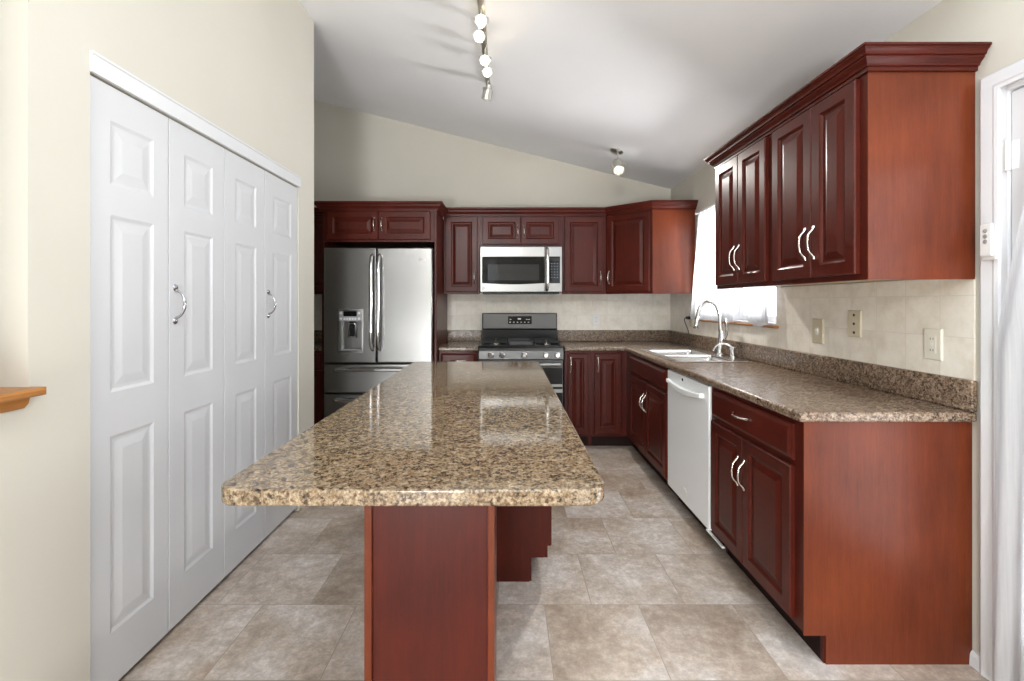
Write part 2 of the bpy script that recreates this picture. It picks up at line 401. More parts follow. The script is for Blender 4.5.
# sink window
w1 = thing('window_1', 'bright white framed window over the sink', 'window', (XW+0.07, 3.47, 0), kind='structure')
bm = B(); y0, y1 = WY0-3.47, WY1-3.47
for (a, b) in ((y0, y0+0.045), (y1-0.045, y1), (-0.050, 0.0), (0.008, 0.060)): box(bm, -0.02, 0.03, a, b, WZ0, WZ1)
for (a, b) in ((WZ0, WZ0+0.055), (WZ1-0.05, WZ1)): box(bm, -0.018, 0.028, y0+.001, y1-.001, a, b)
mk('window_frame', bm, M['white'], w1, bevel=0.004)
mk('window_pane', bx(0.002, 0.006, y0+0.04, y1-0.04, WZ0+0.05, WZ1-0.045), M['glass'], w1)
bm = bx(-0.085, -0.022, y0+0.002, y1-0.002, WZ0, WZ0+0.012)
mk('window_stool', bm, M['white'], w1)
bm = prism(B(), [(-0.100, WZ0-0.016), (-0.062, WZ0-0.016), (-0.062, WZ0-0.001), (-0.108, WZ0-0.001), (-0.112, WZ0-0.008)], 'y', y0-0.03, y1+0.02)
o = mk('window_sill', bm, M['oak'], w1); o['label'] = 'worn brown wooden sill edge'
bm = B()
box(bm, -0.085, -0.07, y0-0.05, y1+0.05, WZ1, WZ1+0.06)
box(bm, -0.085, -0.07, y0-0.05, y0, TZ1+0.0, WZ1-0.0005); box(bm, -0.085, -0.07, y1, y1+0.05, TZ1, WZ1-0.0005)
mk('window_casing', bm, M['white'], w1, bevel=0.004)
# side door: casing, jamb, leaf, hinge
dj = thing('door_3', 'white exterior side door with moulded casing behind a sheer curtain', 'door', (XW, DY1, 0), kind='structure')
prof = [(0.0, 0), (-0.012, 0), (-0.016, 0.010), (-0.013, 0.018), (-0.017, 0.030), (-0.020, 0.050), (-0.016, 0.057), (0.0, 0.057)]
bm = B()      # casing: vertical leg and header with a mitre, profile (x, distance from opening)
R0 = [(x, d-0.004, 0.0) for x, d in prof]; R1 = [(x, d-0.004, DZ1+d-0.004) for x, d in prof]; R2 = [(x, -(DY1-DY0)-d+0.004, DZ1+d-0.004) for x, d in prof]; R3 = [(x, -(DY1-DY0)-d+0.004, 0.0) for x, d in prof]
loopstack(bm, [R0, R1, R2, R3])
mk('door_casing', bm, M['white'], dj, smooth=35)
bm = B(); wd = DY1-DY0
box(bm, 0.001, 0.128, -0.022, -0.0005, 0, DZ1-0.0005); box(bm, 0.001, 0.128, -wd+0.0005, -wd+0.022, 0, DZ1-0.0005); box(bm, 0.001, 0.128, -wd+0.02, -0.02, DZ1-0.022, DZ1-0.0005)
mk('door_jamb', bm, M['white'], dj)
lf = mk('door_leaf', gridslab([-wd+0.026, -wd+0.16, -0.16, -0.026], [0.012, 0.24, 1.86, DZ1-0.026], lambda y, z: not (-wd+0.16 < y < -0.16 and 0.24 < z < 1.86), 0.010, 0.050, 'x'), M['white'], dj, bevel=0.003)
mk('door_glass', bx(0.028, 0.033, -wd+0.158, -0.158, 0.238, 1.862), M['glass'], lf)
for z in (1.80, 1.05, 0.28):
    bm = lathe(B(), [(0.004, -0.052), (0.008, -0.05), (0.008, -0.018), (0.0065, -0.017), (0.008, -0.016), (0.008, 0.016), (0.0065, 0.017), (0.008, 0.018), (0.008, 0.05), (0.004, 0.052)], 12, (-0.002, -0.0245, z))
    box(bm, -0.0015, 0.0005, -0.022, -0.004, z-0.048, z+0.048); box(bm, 0.0075, 0.0095, -0.050, -0.028, z-0.048, z+0.048)
    mk('hinge', bm, M['plastic_white'], dj, smooth=40)
# baseboards
def bboard(name, path, label):
    pr = [(0.0, 0.0), (0.014, 0.0), (0.012, 0.038), (0.009, 0.046), (0.005, 0.052), (0.0, 0.052)]
    struct(name, sweep(pr, path), M['white'], label, 'baseboard')
bboard('baseboard_right', [(XW-0.0005, 1.644), (XW-0.0005, 1.686)][::-1], 'short white baseboard between the cabinet end and door casing')
bboard('baseboard_left', [(XL+0.0005, 1.283), (XL+0.0005, CY0-0.005)], 'white baseboard on the narrow wall beside the closet')

# closet: header trim and two bifold pairs
struct('trim_3', prism(B(), [(XL+0.0005, CZ1+0.001), (XL+0.007, CZ1+0.001), (XL+0.008, CZ1+0.004), (XL+0.008, CZ1+0.056), (XL+0.012, CZ1+0.060), (XL+0.012, CZ1+0.066), (XL+0.0005, CZ1+0.068)], 'y', CY0-0.002, CY1+0.016),
       M['white'], 'white moulded header strip above the folding closet doors', 'trim')
def leaf_bm(w):
    """six-panel look moulded leaf: local x along width, front at y=0"""
    bm = B(); z0, z1 = 0.018, CZ1-0.006
    st = 0.085 if w > 0.35 else 0.075
    rows = [(0.20, 0.86), (1.005, 1.60), (1.70, 1.915)]
    xs = [0, st, w-st, w]; zs = [z0] + [z for r in rows for z in r] + [z1]
    V = {}
    def vert(i, j):
        if (i, j) not in V: V[(i, j)] = bm.verts.new((xs[i], 0, zs[j]))
        return V[(i, j)]
    for i in range(3):
        for j in range(len(zs)-1):
            q = [vert(i, j), vert(i+1, j), vert(i+1, j+1), vert(i, j+1)]
            if i == 1 and j % 2 == 1:
                loops = [q]
                for ins, dep in ((0.012, 0.0042), (0.022, 0.0046), (0.052, 0.0012)):
                    loops.append([bm.verts.new(p) for p in rect(xs[1], xs[2], zs[j], zs[j+1], ins, dep)])
                for a, b in zip(loops, loops[1:]):
                    for k in range(4): bm.faces.new((a[k], a[(k+1) % 4], b[(k+1) % 4], b[k]))
                bm.faces.new(loops[-1])
            else: bm.faces.new(q)
    n = len(zs)
    back = {}
    for (i, j) in ((0, 0), (3, 0), (3, n-1), (0, n-1)): back[(i, j)] = bm.verts.new((xs[i], 0.034, zs[j]))
    bm.faces.new([vert(i, 0) for i in range(4)] + [back[(3, 0)], back[(0, 0)]])
    bm.faces.new([vert(i, n-1) for i in range(4)] + [back[(3, n-1)], back[(0, n-1)]])
    bm.faces.new([vert(0, j) for j in range(n)] + [back[(0, n-1)], back[(0, 0)]])
    bm.faces.new([vert(3, j) for j in range(n)] + [back[(3, n-1)], back[(3, 0)]])
    bm.faces.new([back[k] for k in ((0, 0), (3, 0), (3, n-1), (0, n-1))])
    return bm
def closet_handle(parent, x, z):
    bm = tube(B(), bez((x, -0.004, z-0.055), (x, -0.05, z-0.045), (x, -0.05, z+0.045), (x, -0.004, z+0.055), 12), [0.006, 0.005, 0.0045, 0.0045, 0.005, 0.006, 0.0065, 0.006, 0.005, 0.0045, 0.0045, 0.005, 0.006], 10)
    for s in (-1, 1):
        tube(bm, [(x, -0.0005, z+s*0.066), (x, -0.004, z+s*0.066), (x, -0.008, z+s*0.066)], [0.014, 0.012, 0.004], 12)
    mk('handle', bm, M['darkchrome'], parent, smooth=50)
spl = [CY0+0.004, 1.822, 2.182, 2.546, CY1-0.004]
for k, (a, b, lab) in enumerate(((0, 2, 'white moulded folding closet door pair nearest the viewer'), (2, 4, 'white moulded folding closet door pair beside the fridge opening'))):
    # closet wall faces +X : local x -> +Y
    d = thing('door_%d' % (k+1), lab, 'closet door', (XL-0.006, spl[a], 0), PI/2, kind='structure')
    for i in (a, a+1):
        l = mk('door_leaf', leaf_bm(spl[i+1]-spl[i]-0.004), M['door_white'], d, (spl[i]-spl[a]+0.002, 0, 0), bevel=0.0025, smooth=None)
        if i == a+1: closet_handle(l, 0.034, 1.300)
    if k: mk('pivot_bracket', bx(spl[4]-spl[2]-0.045, spl[4]-spl[2]-0.005, -0.03, 0.0, 0.0, 0.016), M['nickel'], d, bevel=0.002)
# pass-through sill
bm = prism(B(), [(XL-0.16, 1.0525), (XL+0.044, 1.0525), (XL+0.050, 1.058), (XL+0.050, 1.068), (XL+0.045, 1.074), (XL-0.16, 1.074)], 'y', 0.352, 1.2795)
box(bm, XL+0.0005, XL+0.044, 1.2795, 1.288, 1.0525, 1.074)
prism(bm, [(XL+0.0005, 1.020), (XL+0.010, 1.020), (XL+0.022, 1.034), (XL+0.026, 1.0525), (XL+0.0005, 1.0525)], 'y', 0.30, 1.262)
sill = struct('trim_4', bm, M['oak'], 'honey oak ledge capping the low pass-through wall', 'ledge', smooth=30)

# ------------------------------------------------------------------ cabinets
def raised(w, h, t=0.020, frame=0.055):
    """raised panel door, front towards -Y, back at y=0"""
    f = min(frame, 0.24*min(w, h)); s = f/0.055
    L = [(0, 0.0), (0, -t+0.005), (0.004, -t), (f-0.006*s, -t), (f, -t+0.004), (f+0.005*s, -t+0.010), (f+0.012*s, -t+0.0105), (f+0.036*s, -t+0.002), (f+0.040*s, -t+0.001)]
    return loopstack(B(), [rect(0, w, 0, h, i, y) for i, y in L])
def slabfront(w, h, t=0.020):
    L = [(0, 0.0), (0, -t+0.010), (0.006, -t+0.008), (0.012, -t+0.003), (0.018, -t)]
    return loopstack(B(), [rect(0, w, 0, h, i, y) for i, y in L])
def pull(parent, x, z, vertical=True, y=-0.020, half=0.066, mt='nickel'):
    """bow pull with flared spoon ends"""
    k = half/0.066
    pts = [(0, -0.004, -0.067*k), (0, -0.006, -0.058*k), (0, -0.013, -0.048*k), (0, -0.023, -0.039*k), (0, -0.0285, -0.029*k), (0, -0.031, -0.016*k), (0, -0.032, -0.005*k)]
    pts = pts + [(p[0], p[1], -p[2]) for p in pts[::-1]]
    rad = [0.0058, 0.0062, 0.0055, 0.0045, 0.0044, 0.0048, 0.0052]; rad = rad + rad[::-1]
    if not vertical: pts = [(p[2], p[1], p[0]) for p in pts]
    bm = tube(B(), [(x+p[0], y+p[1], z+p[2]) for p in pts], rad, 10)
    return mk('handle', bm, M[mt], parent, smooth=60)
def front(kind, parent, x0, x1, z0, z1, hx=None, hz=None, vertical=True):
    w, h = x1-x0, z1-z0
    if kind == 'door': o = mk('door', raised(w, h), M['cherry'], parent, (x0, -0.0005, z0), bevel=0.0)
    else: o = mk('drawer' if kind == 'drawer' else 'drawer_front', slabfront(w, h), M['cherry_h'], parent, (x0, -0.0005, z0))
    if hx is not None: pull(o, hx-x0, hz-z0, vertical)
    return o
HB = 0.877   # underside of worktops
def base_body(w, depth, toe=0.075, panel=None, frame=True, parent=None):
    bm = B(); t = 0.018
    side = [(0.019, 0.114), (0.019, HB), (depth, HB), (depth, 0), (toe, 0), (toe, 0.114)]
    prism(bm, side, 'x', 0.0, t); prism(bm, side, 'x', w-t, w)
    box(bm, t, w-t, 0.019, depth, 0.10, 0.114); box(bm, t, w-t, depth-0.012, depth, 0.114, HB)
    mk('carcass', bm, M['cherry'], parent)
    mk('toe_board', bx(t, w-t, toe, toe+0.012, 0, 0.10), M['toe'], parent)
def face(parent, w, z0, z1, openings, name='face_frame'):
    """frame slab 19 mm thick with the door and drawer openings left out"""
    xs = sorted({0, w} | {x for o in openings for x in o[:2]}); zs = sorted({z0, z1} | {z for o in openings for z in o[2:]})
    bm = gridslab(xs, zs, lambda x, z: not any(o[0] < x < o[1] and o[2] < z < o[3] for o in openings), 0.0, 0.0188, 'y')
    mk(name, bm, M['cherry'], parent)
def ins(a, b, c, d, m=0.014): return (a+m, b-m, c+m, d-m)

FX = 1.072                      # face plane of the right base run
RB = XW - FX - 0.004            # depth of those cabinets
GB = 'cherry base cabinets along the right wall'
# near two door base cabinet (local x runs towards the camera)
c = thing('base_cabinet', 'two door cherry base cabinet with drawer and exposed end panel, right of the dishwasher', 'cabinet', (FX, 2.440, 0), -PI/2)
w = 2.440-1.688
base_body(w, RB, parent=c)
face(c, w, 0.114, HB, [ins(0.03, 0.345, 0.137, 0.70), ins(0.352, w-0.045, 0.137, 0.70), ins(0.03, w-0.045, 0.72, 0.852)])
front('door', c, 0.032, 0.353, 0.137, 0.70, 0.353-0.026, 0.545)
front('door', c, 0.357, w-0.045, 0.137, 0.70, 0.357+0.026, 0.545)
front('drawer', c, 0.032, w-0.045, 0.722, 0.855, w*0.47, 0.797, False)
bm = prism(B(), [(0.0, 0.104), (0.0, HB), (RB, HB), (RB, 0), (0.080, 0), (0.080, 0.104)], 'x', w+0.0005, w+0.006)
mk('end_panel', bm, M['cherry_lit'], c)
# sink base
c = thing('sink_cabinet', 'dark cherry sink base cabinet with a false drawer front, left of the dishwasher', 'cabinet', (FX, 4.03, 0), -PI/2)
w = 4.03-3.084
base_body(w, RB, parent=c)
face(c, w, 0.114, HB, [ins(0.03, 0.475, 0.137, 0.70), ins(0.49, w-0.03, 0.137, 0.70), ins(0.03, w-0.03, 0.72, 0.852)])
front('door', c, 0.022, 0.480, 0.137, 0.70, 0.480-0.026, 0.545)
front('door', c, 0.484, w-0.022, 0.137, 0.70, 0.484+0.026, 0.545)
front('false', c, 0.022, w-0.022, 0.722, 0.855)
# back run bases
YF = 4.185; BBD = YB - YF - 0.004
c = thing('base_cabinet', 'narrow tall door cherry base cabinet right beside the stove', 'cabinet', (0.517, YF, 0))
w = 0.238
base_body(w, BBD, parent=c)
face(c, w, 0.114, HB, [ins(0.03, w-0.03, 0.137, 0.85)])
front('door', c, 0.028, w-0.028, 0.137, 0.852, 0.028+0.024, 0.755)
c = thing('corner_cabinet', 'cherry corner base cabinet with one tall door, meeting the sink run', 'cabinet', (0.756, YF, 0))
w = XW-0.756-0.004
base_body(w, BBD, parent=c)
wf = FX-0.756+0.02
bm = B(); mk('face_frame', gridslab([0, 0.045, wf-0.09, wf], [0.114, 0.155, 0.838, HB], lambda x, z: not (0.045 < x < wf-0.09 and 0.155 < z < 0.838), 0, 0.0188, 'y'), M['cherry'], c); bm.free()
front('door', c, 0.028, 0.270, 0.137, 0.852, 0.028+0.028, 0.755)
mk('corner_filler', bx(FX-0.756, FX-0.756+0.019, -(YF-4.031), -0.0005, 0.114, HB), M['cherry'], c)
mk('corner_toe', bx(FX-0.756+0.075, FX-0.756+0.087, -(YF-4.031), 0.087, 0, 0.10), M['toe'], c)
# base left of the stove and base left of the fridge
c = thing('base_cabinet', 'cherry base cabinet with a drawer, between fridge panel and stove', 'cabinet', (-0.608, YF, 0))
w = 0.608-0.262
base_body(w, BBD, parent=c)
face(c, w, 0.114, HB, [ins(0.02, w-0.02, 0.137, 0.70), ins(0.02, w-0.02, 0.72, 0.852)])
front('door', c, 0.016, w-0.016, 0.137, 0.70, w-0.05, 0.545)
front('drawer', c, 0.016, w-0.016, 0.722, 0.855, w/2, 0.79, False)
c = thing('base_cabinet', 'cherry base cabinet in the dark gap left of the fridge', 'cabinet', (-2.43, YF, 0))
w = 2.43-1.625
base_body(w, BBD, parent=c)
face(c, w, 0.114, HB, [ins(0.03, w-0.03, 0.137, 0.70), ins(0.03, w-0.03, 0.72, 0.852)])
front('door', c, 0.03, w/2-0.002, 0.137, 0.70, w/2-0.03, 0.545); front('door', c, w/2+0.002, w-0.03, 0.137, 0.70, w/2+0.03, 0.545)
front('drawer', c, 0.03, w-0.03, 0.722, 0.855, w/2, 0.79, False)

# upper cabinets
UZ0, UZ1 = 1.390, 2.139
def upper(name, label, loc, rz, w, depth, z0, z1, doors, endpanel=None, under=True):
    c = thing(name, label, 'cabinet', loc, rz)
    zb = z0+0.020
    mk('carcass', bx(0, w, 0.0192, depth, zb, z1), M['cherry'], c)
    face(c, w, z0, z1, [ins(a, b, d0, d1) for a, b, d0, d1, *_ in doors])
    if under:
        mk('underside', bx(0.012, w-0.012, 0.03, depth-0.004, zb-0.004, zb-0.0004), M['maple'], c)['label'] = 'pale maple underside panel'
    for a, b, d0, d1, hx, hz, half in doors:
        o = front('door', c, a, b, d0, d1)
        if hx is not None: pull(o, hx-a, hz-d0, True, half=half)
    if endpanel:
        mk('end_panel', bx(w+0.0004, w+0.006, 0, depth, z0, z1), M['cherry_lit'], c)
    return c
UF = 1.296; UD = XW-UF-0.003
dz0, dz1 = UZ0+0.022, UZ1-0.012
w = 2.277-1.678
upper('wall_cabinet', 'two door cherry wall cabinet nearest the viewer, its end panel facing out', (UF, 2.277, 0), -PI/2, w, UD, UZ0, UZ1,
      [(0.030, 0.318, dz0, dz1, 0.292, 1.555, 0.068), (0.322, w-0.032, dz0, dz1, 0.348, 1.555, 0.068)], endpanel=True)
w = 2.877-2.279
upper('wall_cabinet', 'two door cherry wall cabinet overlapping the sink window', (UF, 2.877, 0), -PI/2, w, UD, UZ0, UZ1,
      [(0.020, 0.295, dz0, dz1, 0.269, 1.555, 0.068), (0.299, w-0.028, dz0, dz1, 0.325, 1.555, 0.068)])
YU = 4.46; YUD = YB-YU-0.010
w = 0.343
upper('wall_cabinet', 'tall single door cherry wall cabinet between fridge and microwave', (-0.606, YU, 0), 0, w, YUD, UZ0, UZ1,
      [(0.022, w-0.020, dz0, dz1, w-0.048, 1.545, 0.062)])
w = 0.526+0.262
upper('wall_cabinet', 'short two door cherry wall cabinet above the microwave', (-0.262, YU, 0), 0, w, YUD, 1.845, UZ1,
      [(0.030, w/2-0.002, 1.865, dz1, w/2-0.030, 1.985, 0.055), (w/2+0.002, w-0.030, 1.865, dz1, w/2+0.030, 1.985, 0.055)], under=False)
w = 0.945-0.527
upper('wall_cabinet', 'tall single door cherry wall cabinet right of the microwave', (0.527, YU, 0), 0, w, YUD, UZ0, UZ1,
      [(0.022, w-0.030, dz0, dz1, w-0.056, 1.545, 0.062)])
# diagonal corner wall cabinet
c = thing('corner_wall_cabinet', 'cherry corner wall cabinet with a diagonal door, left of the sink window', 'cabinet', (0.9475, YU, 0))
A = Vector((0.9475, 4.46)); Bq = Vector((1.296, 4.15))
plan = [(0, 0.012), (0.0, YUD), (XW-0.9475-0.010, YUD), (XW-0.9475-0.010, 4.15-4.46+0.004), (1.296-0.9475, 4.15-4.46+0.004), (1.296-0.9475-0.003, 4.15-4.46+0.016)]
bm = prism(B(), plan, 'z', UZ0+0.01, UZ1); mk('carcass', bm, M['cherry'], c)
ang = math.atan2(Bq.y-A.y, Bq.x-A.x); wd_ = (Bq-A).length
fr = mk('face_frame', gridslab([0, 0.034, wd_-0.034, wd_], [UZ0, UZ0+0.036, UZ1-0.026, UZ1], lambda x, z: not (0.034 < x < wd_-0.034 and UZ0+0.036 < z < UZ1-0.026), 0, 0.0188, 'y'), M['cherry'], c, (0, 0, 0), ang)
dd = mk('door', raised(wd_-0.044, dz1-dz0), M['cherry'], c, (0.022*math.cos(ang), 0.022*math.sin(ang), dz0), ang)
pull(dd, 0.026, 1.545-dz0, True, half=0.062)
mk('end_panel', bx(1.296-0.9475, XW-0.9475-0.010, 4.15-4.46-0.003, 4.15-4.46+0.0035, UZ0, UZ1), M['cherry_lit'], c)
# cabinet over the fridge and its tall side panel
FYF = 4.05
FL, FR = -1.598, -0.6310
w = FR-FL
fcab = upper('fridge_cabinet', 'wide short two door cherry cabinet with tall side panels around the fridge', (FL, FYF, 0), 0, w, YB-FYF-0.004, 1.836, UZ1-0.030,
      [(0.040, w/2-0.003, 1.856, UZ1-0.040, w/2-0.033, 1.985, 0.055), (w/2+0.003, w-0.034, 1.856, UZ1-0.040, w/2+0.033, 1.985, 0.055)], under=False)
for x0, x1, f in ((w+0.0005, w+0.0185, 0), (-0.0185, -0.0005, 0.02)):
    mk('side_panel', bx(x0, x1, f, YB-FYF-0.004, 0, UZ1-0.030), M['cherry'], fcab, bevel=0.001)
FL -= 0.0185; FR += 0.0185
w = 0.74
upper('wall_cabinet', 'cherry wall cabinet in the dark gap left of the fridge', (FL-0.002-0.74, YU, 0), 0, w, YUD, UZ0, UZ1,
      [(0.022, w/2-0.002, dz0, dz1, w/2-0.03, 1.545, 0.062), (w/2+0.002, w-0.022, dz0, dz1, w/2+0.03, 1.545, 0.062)])
# crown mouldings
CP = [(0.0005, 2.134), (0.010, 2.134), (0.010, 2.148), (0.017, 2.149), (0.018, 2.154), (0.023, 2.161), (0.030, 2.166), (0.034, 2.172), (0.034, 2.177), (0.041, 2.178), (0.042, 2.184), (0.046, 2.191), (0.053, 2.196), (0.053, 2.200), (0.058, 2.201), (0.058, 2.209), (0.0005, 2.209)]
z_off = 2.139
def crown(path, label, dz=0.0):
    bm = sweep([(u, z+dz) for u, z in CP], path)
    tag(mk('crown_moulding', bm, M['cherry_h'], smooth=25), label, 'moulding')
crown([(XW-0.004, 2.878), (UF, 2.878), (UF, 1.671), (XW-0.004, 1.671)], 'stepped cherry crown moulding capping the right wall cabinets')
crown([(FL, YB-0.004), (FL, FYF), (FR, FYF), (FR, YU-0.0585)], 'cherry crown moulding above the fridge cabinet', -0.030)
crown([(FR+0.001, YU), (A.x, YU), (Bq.x, Bq.y-0.003), (XW-0.004, Bq.y-0.003)], 'cherry crown moulding running over microwave and corner cabinets')
crown([(FL-0.74, YU), (FL-0.06, YU)], 'cherry crown moulding left of the fridge cabinet')

# ------------------------------------------------------------------ worktops
CT0, CT1 = 0.878, 0.914
CX = 1.0456; CYB = 4.14; CN = 1.662
SX0, SX1, SY0, SY1 = 1.135, 1.585, 3.095, 3.855      # sink cut-out
ct = thing('countertop', 'brown speckled L shaped worktop with the sink set into it', 'countertop', (0, 0, 0))
def inL(x, y):
    if SX0 < x < SX1 and SY0 < y < SY1: return False
    return x > CX or y > CYB
bm = gridslab([0.514, CX, SX0, SX1, XW-0.002], [CN, SY0, SY1, CYB, YB-0.002], inL, CT0, CT1)
for v in list(bm.verts):      # clip the outer near corner
    pass
mk('worktop', bm, M['laminate'], ct, bevel=0.010, seg=3, smooth=40)
bm = bx(XW-0.024, XW-0.002, CN, YB-0.0245, CT1+0.0003, 1.027)
mk('backsplash', bm, M['laminate'], ct, bevel=0.006, seg=3)
bm = bx(0.514, XW-0.002, YB-0.024, YB-0.002, CT1+0.0003, 1.027)
mk('backsplash', bm, M['laminate'], ct, bevel=0.006, seg=3)
for a, b, lab in ((-0.6105, -0.258, 'short brown speckled worktop between fridge and stove'), (-2.43, -1.620, 'brown speckled worktop in the gap left of the fridge')):
    ct2 = thing('countertop', lab, 'countertop', (0, 0, 0))
    mk('worktop', bx(a, b, CYB, YB-0.002, CT0, CT1), M['laminate'], ct2, bevel=0.010, seg=3, smooth=40)
    mk('backsplash', bx(a, b, YB-0.024, YB-0.002, CT1+0.0003, 1.027), M['laminate'], ct2, bevel=0.006, seg=3)

# ------------------------------------------------------------------ island
IX0, IX1, IY0, IY1 = -0.622, 0.214, 0.974, 3.117
P = [(x, y) for x, y, z in rrect(IX0, IX1, IY0, IY1, 0.055, 0, 6)]
bm = prism(B(), P, 'z', CT0+0.0005, CT1)
tag(mk('island_countertop', bm, M['granite'], bevel=0.0055, seg=3, smooth=40), 'large polished speckled granite island worktop with rounded corners', 'countertop')
c = thing('island_cabinet', 'cherry island base cabinet under the far part of the granite worktop', 'cabinet', (0.19, 2.188, 0), PI/2)
w = 3.09-2.188; idp = 0.61
base_body(w, idp, parent=c)
face(c, w, 0.114, HB, [ins(0.02, w-0.02, 0.15, 0.70), ins(0.02, w-0.02, 0.72, 0.852)])
front('door', c, 0.010, w/2-0.002, 0.160, 0.70, w/2-0.03, 0.545); front('door', c, w/2+0.002, w-0.010, 0.160, 0.70, w/2+0.03, 0.545)
front('drawer', c, 0.010, w-0.010, 0.722, 0.855, w/2, 0.79, False)
bm = prism(B(), [(0.0, 0.114), (0.0, HB), (idp, HB), (idp, 0), (0.085, 0), (0.085, 0.114)], 'x', -0.006, -0.0005)
mk('end_panel', bm, M['cherry'], c)
mk('back_panel', bx(-0.006, w, idp+0.0005, idp+0.006, 0, HB), M['cherry'], c)
c = thing('island_pedestal', 'cherry support pedestal under the overhanging near end of the island', 'support', (-0.2075, 1.25, 0))
mk('pedestal_body', bx(-0.172, 0.172, 0.005, 0.33, 0, HB), M['cherry'], c)
for a, b in ((-0.174, -0.154), (0.156, 0.174)): mk('corner_strip', bx(a, b, -0.006, 0.0045, 0.0, HB), M['cherry_lit'], c, bevel=0.0015)

# ------------------------------------------------------------------ fridge
fr = thing('refrigerator', 'stainless french door refrigerator with water dispenser and two bottom drawers', 'refrigerator', (-1.559, 3.96, 0))
FW = 0.924
mk('cabinet_body', bx(0.006, FW-0.006, 0.075, 0.80, 0.02, 1.757), M['darkgrey'], fr, bevel=0.006)
mk('base_grille', bx(0.02, FW-0.02, 0.05, 0.074, 0.02, 0.085), M['black'], fr)
for x in (0.05, FW-0.05): mk('hinge_cover', bx(x-0.03, x+0.03, 0.03, 0.14, 1.7575, 1.778), M['darkgrey'], fr, bevel=0.004)
XS = 0.450; DZ0, DZT = 0.795, 1.776
ux0, ux1, uz0, uz1 = 0.122, 0.330, 0.890, 1.245       # dispenser opening
dl = mk('door', gridslab([0, ux0, ux1, XS-0.003], [DZ0, uz0, uz1, DZT], lambda x, z: not (ux0 < x < ux1 and uz0 < z < uz1), 0, 0.070, 'y'), M['steel_fridge'], fr, bevel=0.010, seg=3, smooth=40)
dr = mk('door', bx(XS+0.003, FW, 0, 0.070, DZ0, DZT), M['steel_fridge'], fr, bevel=0.010, seg=3, smooth=40)
def barhandle(parent, pts, r, mt='chrome', n=12): return mk('handle', tube(B(), pts, r, n), M[mt], parent, smooth=60)
for d, x in ((dl, XS-0.030), (dr, XS+0.032)):
    z0, z1 = 0.905, 1.715
    pts = bez((x, -0.001, z0), (x, -0.075, z0+0.03), (x, -0.062, z0+0.12), (x, -0.066, z0+0.40), 10)
    pts += [(p[0], p[1], z0+z1-p[2]) for p in pts[::-1]][1:]
    barhandle(d, pts, [0.013]+[0.0155]*(len(pts)-2)+[0.013])
dp = mk('dispenser', loopstack(B(), [rect(ux0-0.008, ux1+0.008, uz0-0.008, uz1+0.008, 0, 0.004), rect(ux0-0.008, ux1+0.008, uz0-0.008, uz1+0.008, 0, -0.004), rect(ux0, ux1, uz0, uz1, 0.004, -0.006), rect(ux0, ux1, uz0, uz1, 0.007, 0.002), rect(ux0, ux1, uz0, uz1, 0.010, 0.062)], cap0=False), M['steel'], dl, smooth=30)
mk('control_panel', bx(ux0+0.008, ux1-0.008, -0.005, 0.020, 1.150, uz1-0.008), M['grey'], dp, bevel=0.002)
mk('display', bx(ux0+0.048, ux1-0.046, -0.0075, -0.0052, 1.192, 1.236), M['blackglass'], dp)
bm = B()
for i in range(5): mk('button', bx(ux0+0.050+i*0.023, ux0+0.066+i*0.023, -0.0080, -0.0052, 1.160, 1.180), M['print'], dp)
for x in (ux0+0.027, ux1-0.027):
    for z in (1.219, 1.172): mk('button', lathe(B(), [(0.009, -0.0082), (0.011, -0.0075), (0.011, -0.0052)], 14, (x, 0, z), 'y'), M['print'], dp)
bm = bx(0.215, 0.262, 0.012, 0.03, 1.02, 1.149); box(bm, 0.222, 0.255, 0.010, 0.0118, 1.02, 1.11)
mk('paddle', bm, M['black'], dp, bevel=0.002)
bm = tube(B(), [(0.207, 0.02, 1.01), (0.207, 0.015, 1.115), (0.219, 0.015, 1.13), (0.258, 0.015, 1.13), (0.270, 0.015, 1.115), (0.270, 0.02, 1.01)], 0.005, 8)
mk('paddle_frame', bm, M['chrome'], dp)
mk('drip_tray', bx(ux0+0.012, ux1-0.012, 0.004, 0.060, uz0+0.010, uz0+0.020), M['grey'], dp, bevel=0.002)
bm = tube(B(), [(XS+0.375+0.011*math.cos(a*PI/8), -0.001, 1.675+0.011*math.sin(a*PI/8)) for a in range(17)], 0.0018, 6)
box(bm, XS+0.372, XS+0.377, -0.0018, -0.0003, 1.671, 1.679)
for k, x in enumerate((XS+0.395, XS+0.410)):
    box(bm, x, x+0.003, -0.0018, -0.0003, 1.666, 1.684); box(bm, x+0.003, x+0.010, -0.0018, -0.0003, 1.666, 1.669)
    if k: box(bm, x+0.003, x+0.010, -0.0018, -0.0003, 1.681, 1.684); box(bm, x+0.007, x+0.010, -0.0018, -0.0003, 1.669, 1.675)
mk('emblem', bm, M['chrome'], dr)
for z0, z1, hz in ((0.540, 0.785, 0.735), (0.095, 0.530, 0.480)):
    d = mk('drawer', bx(0, FW, 0, 0.070, z0, z1), M['steel_fridge'], fr, bevel=0.010, seg=3, smooth=40)
    pts = bez((0.095, -0.001, hz), (0.11, -0.065, hz+0.004), (0.22, -0.062, hz+0.008), (FW/2, -0.066, hz+0.010), 10)
    pts += [(FW-p[0], p[1], p[2]) for p in pts[::-1]][1:]
    barhandle(d, pts, 0.0145)

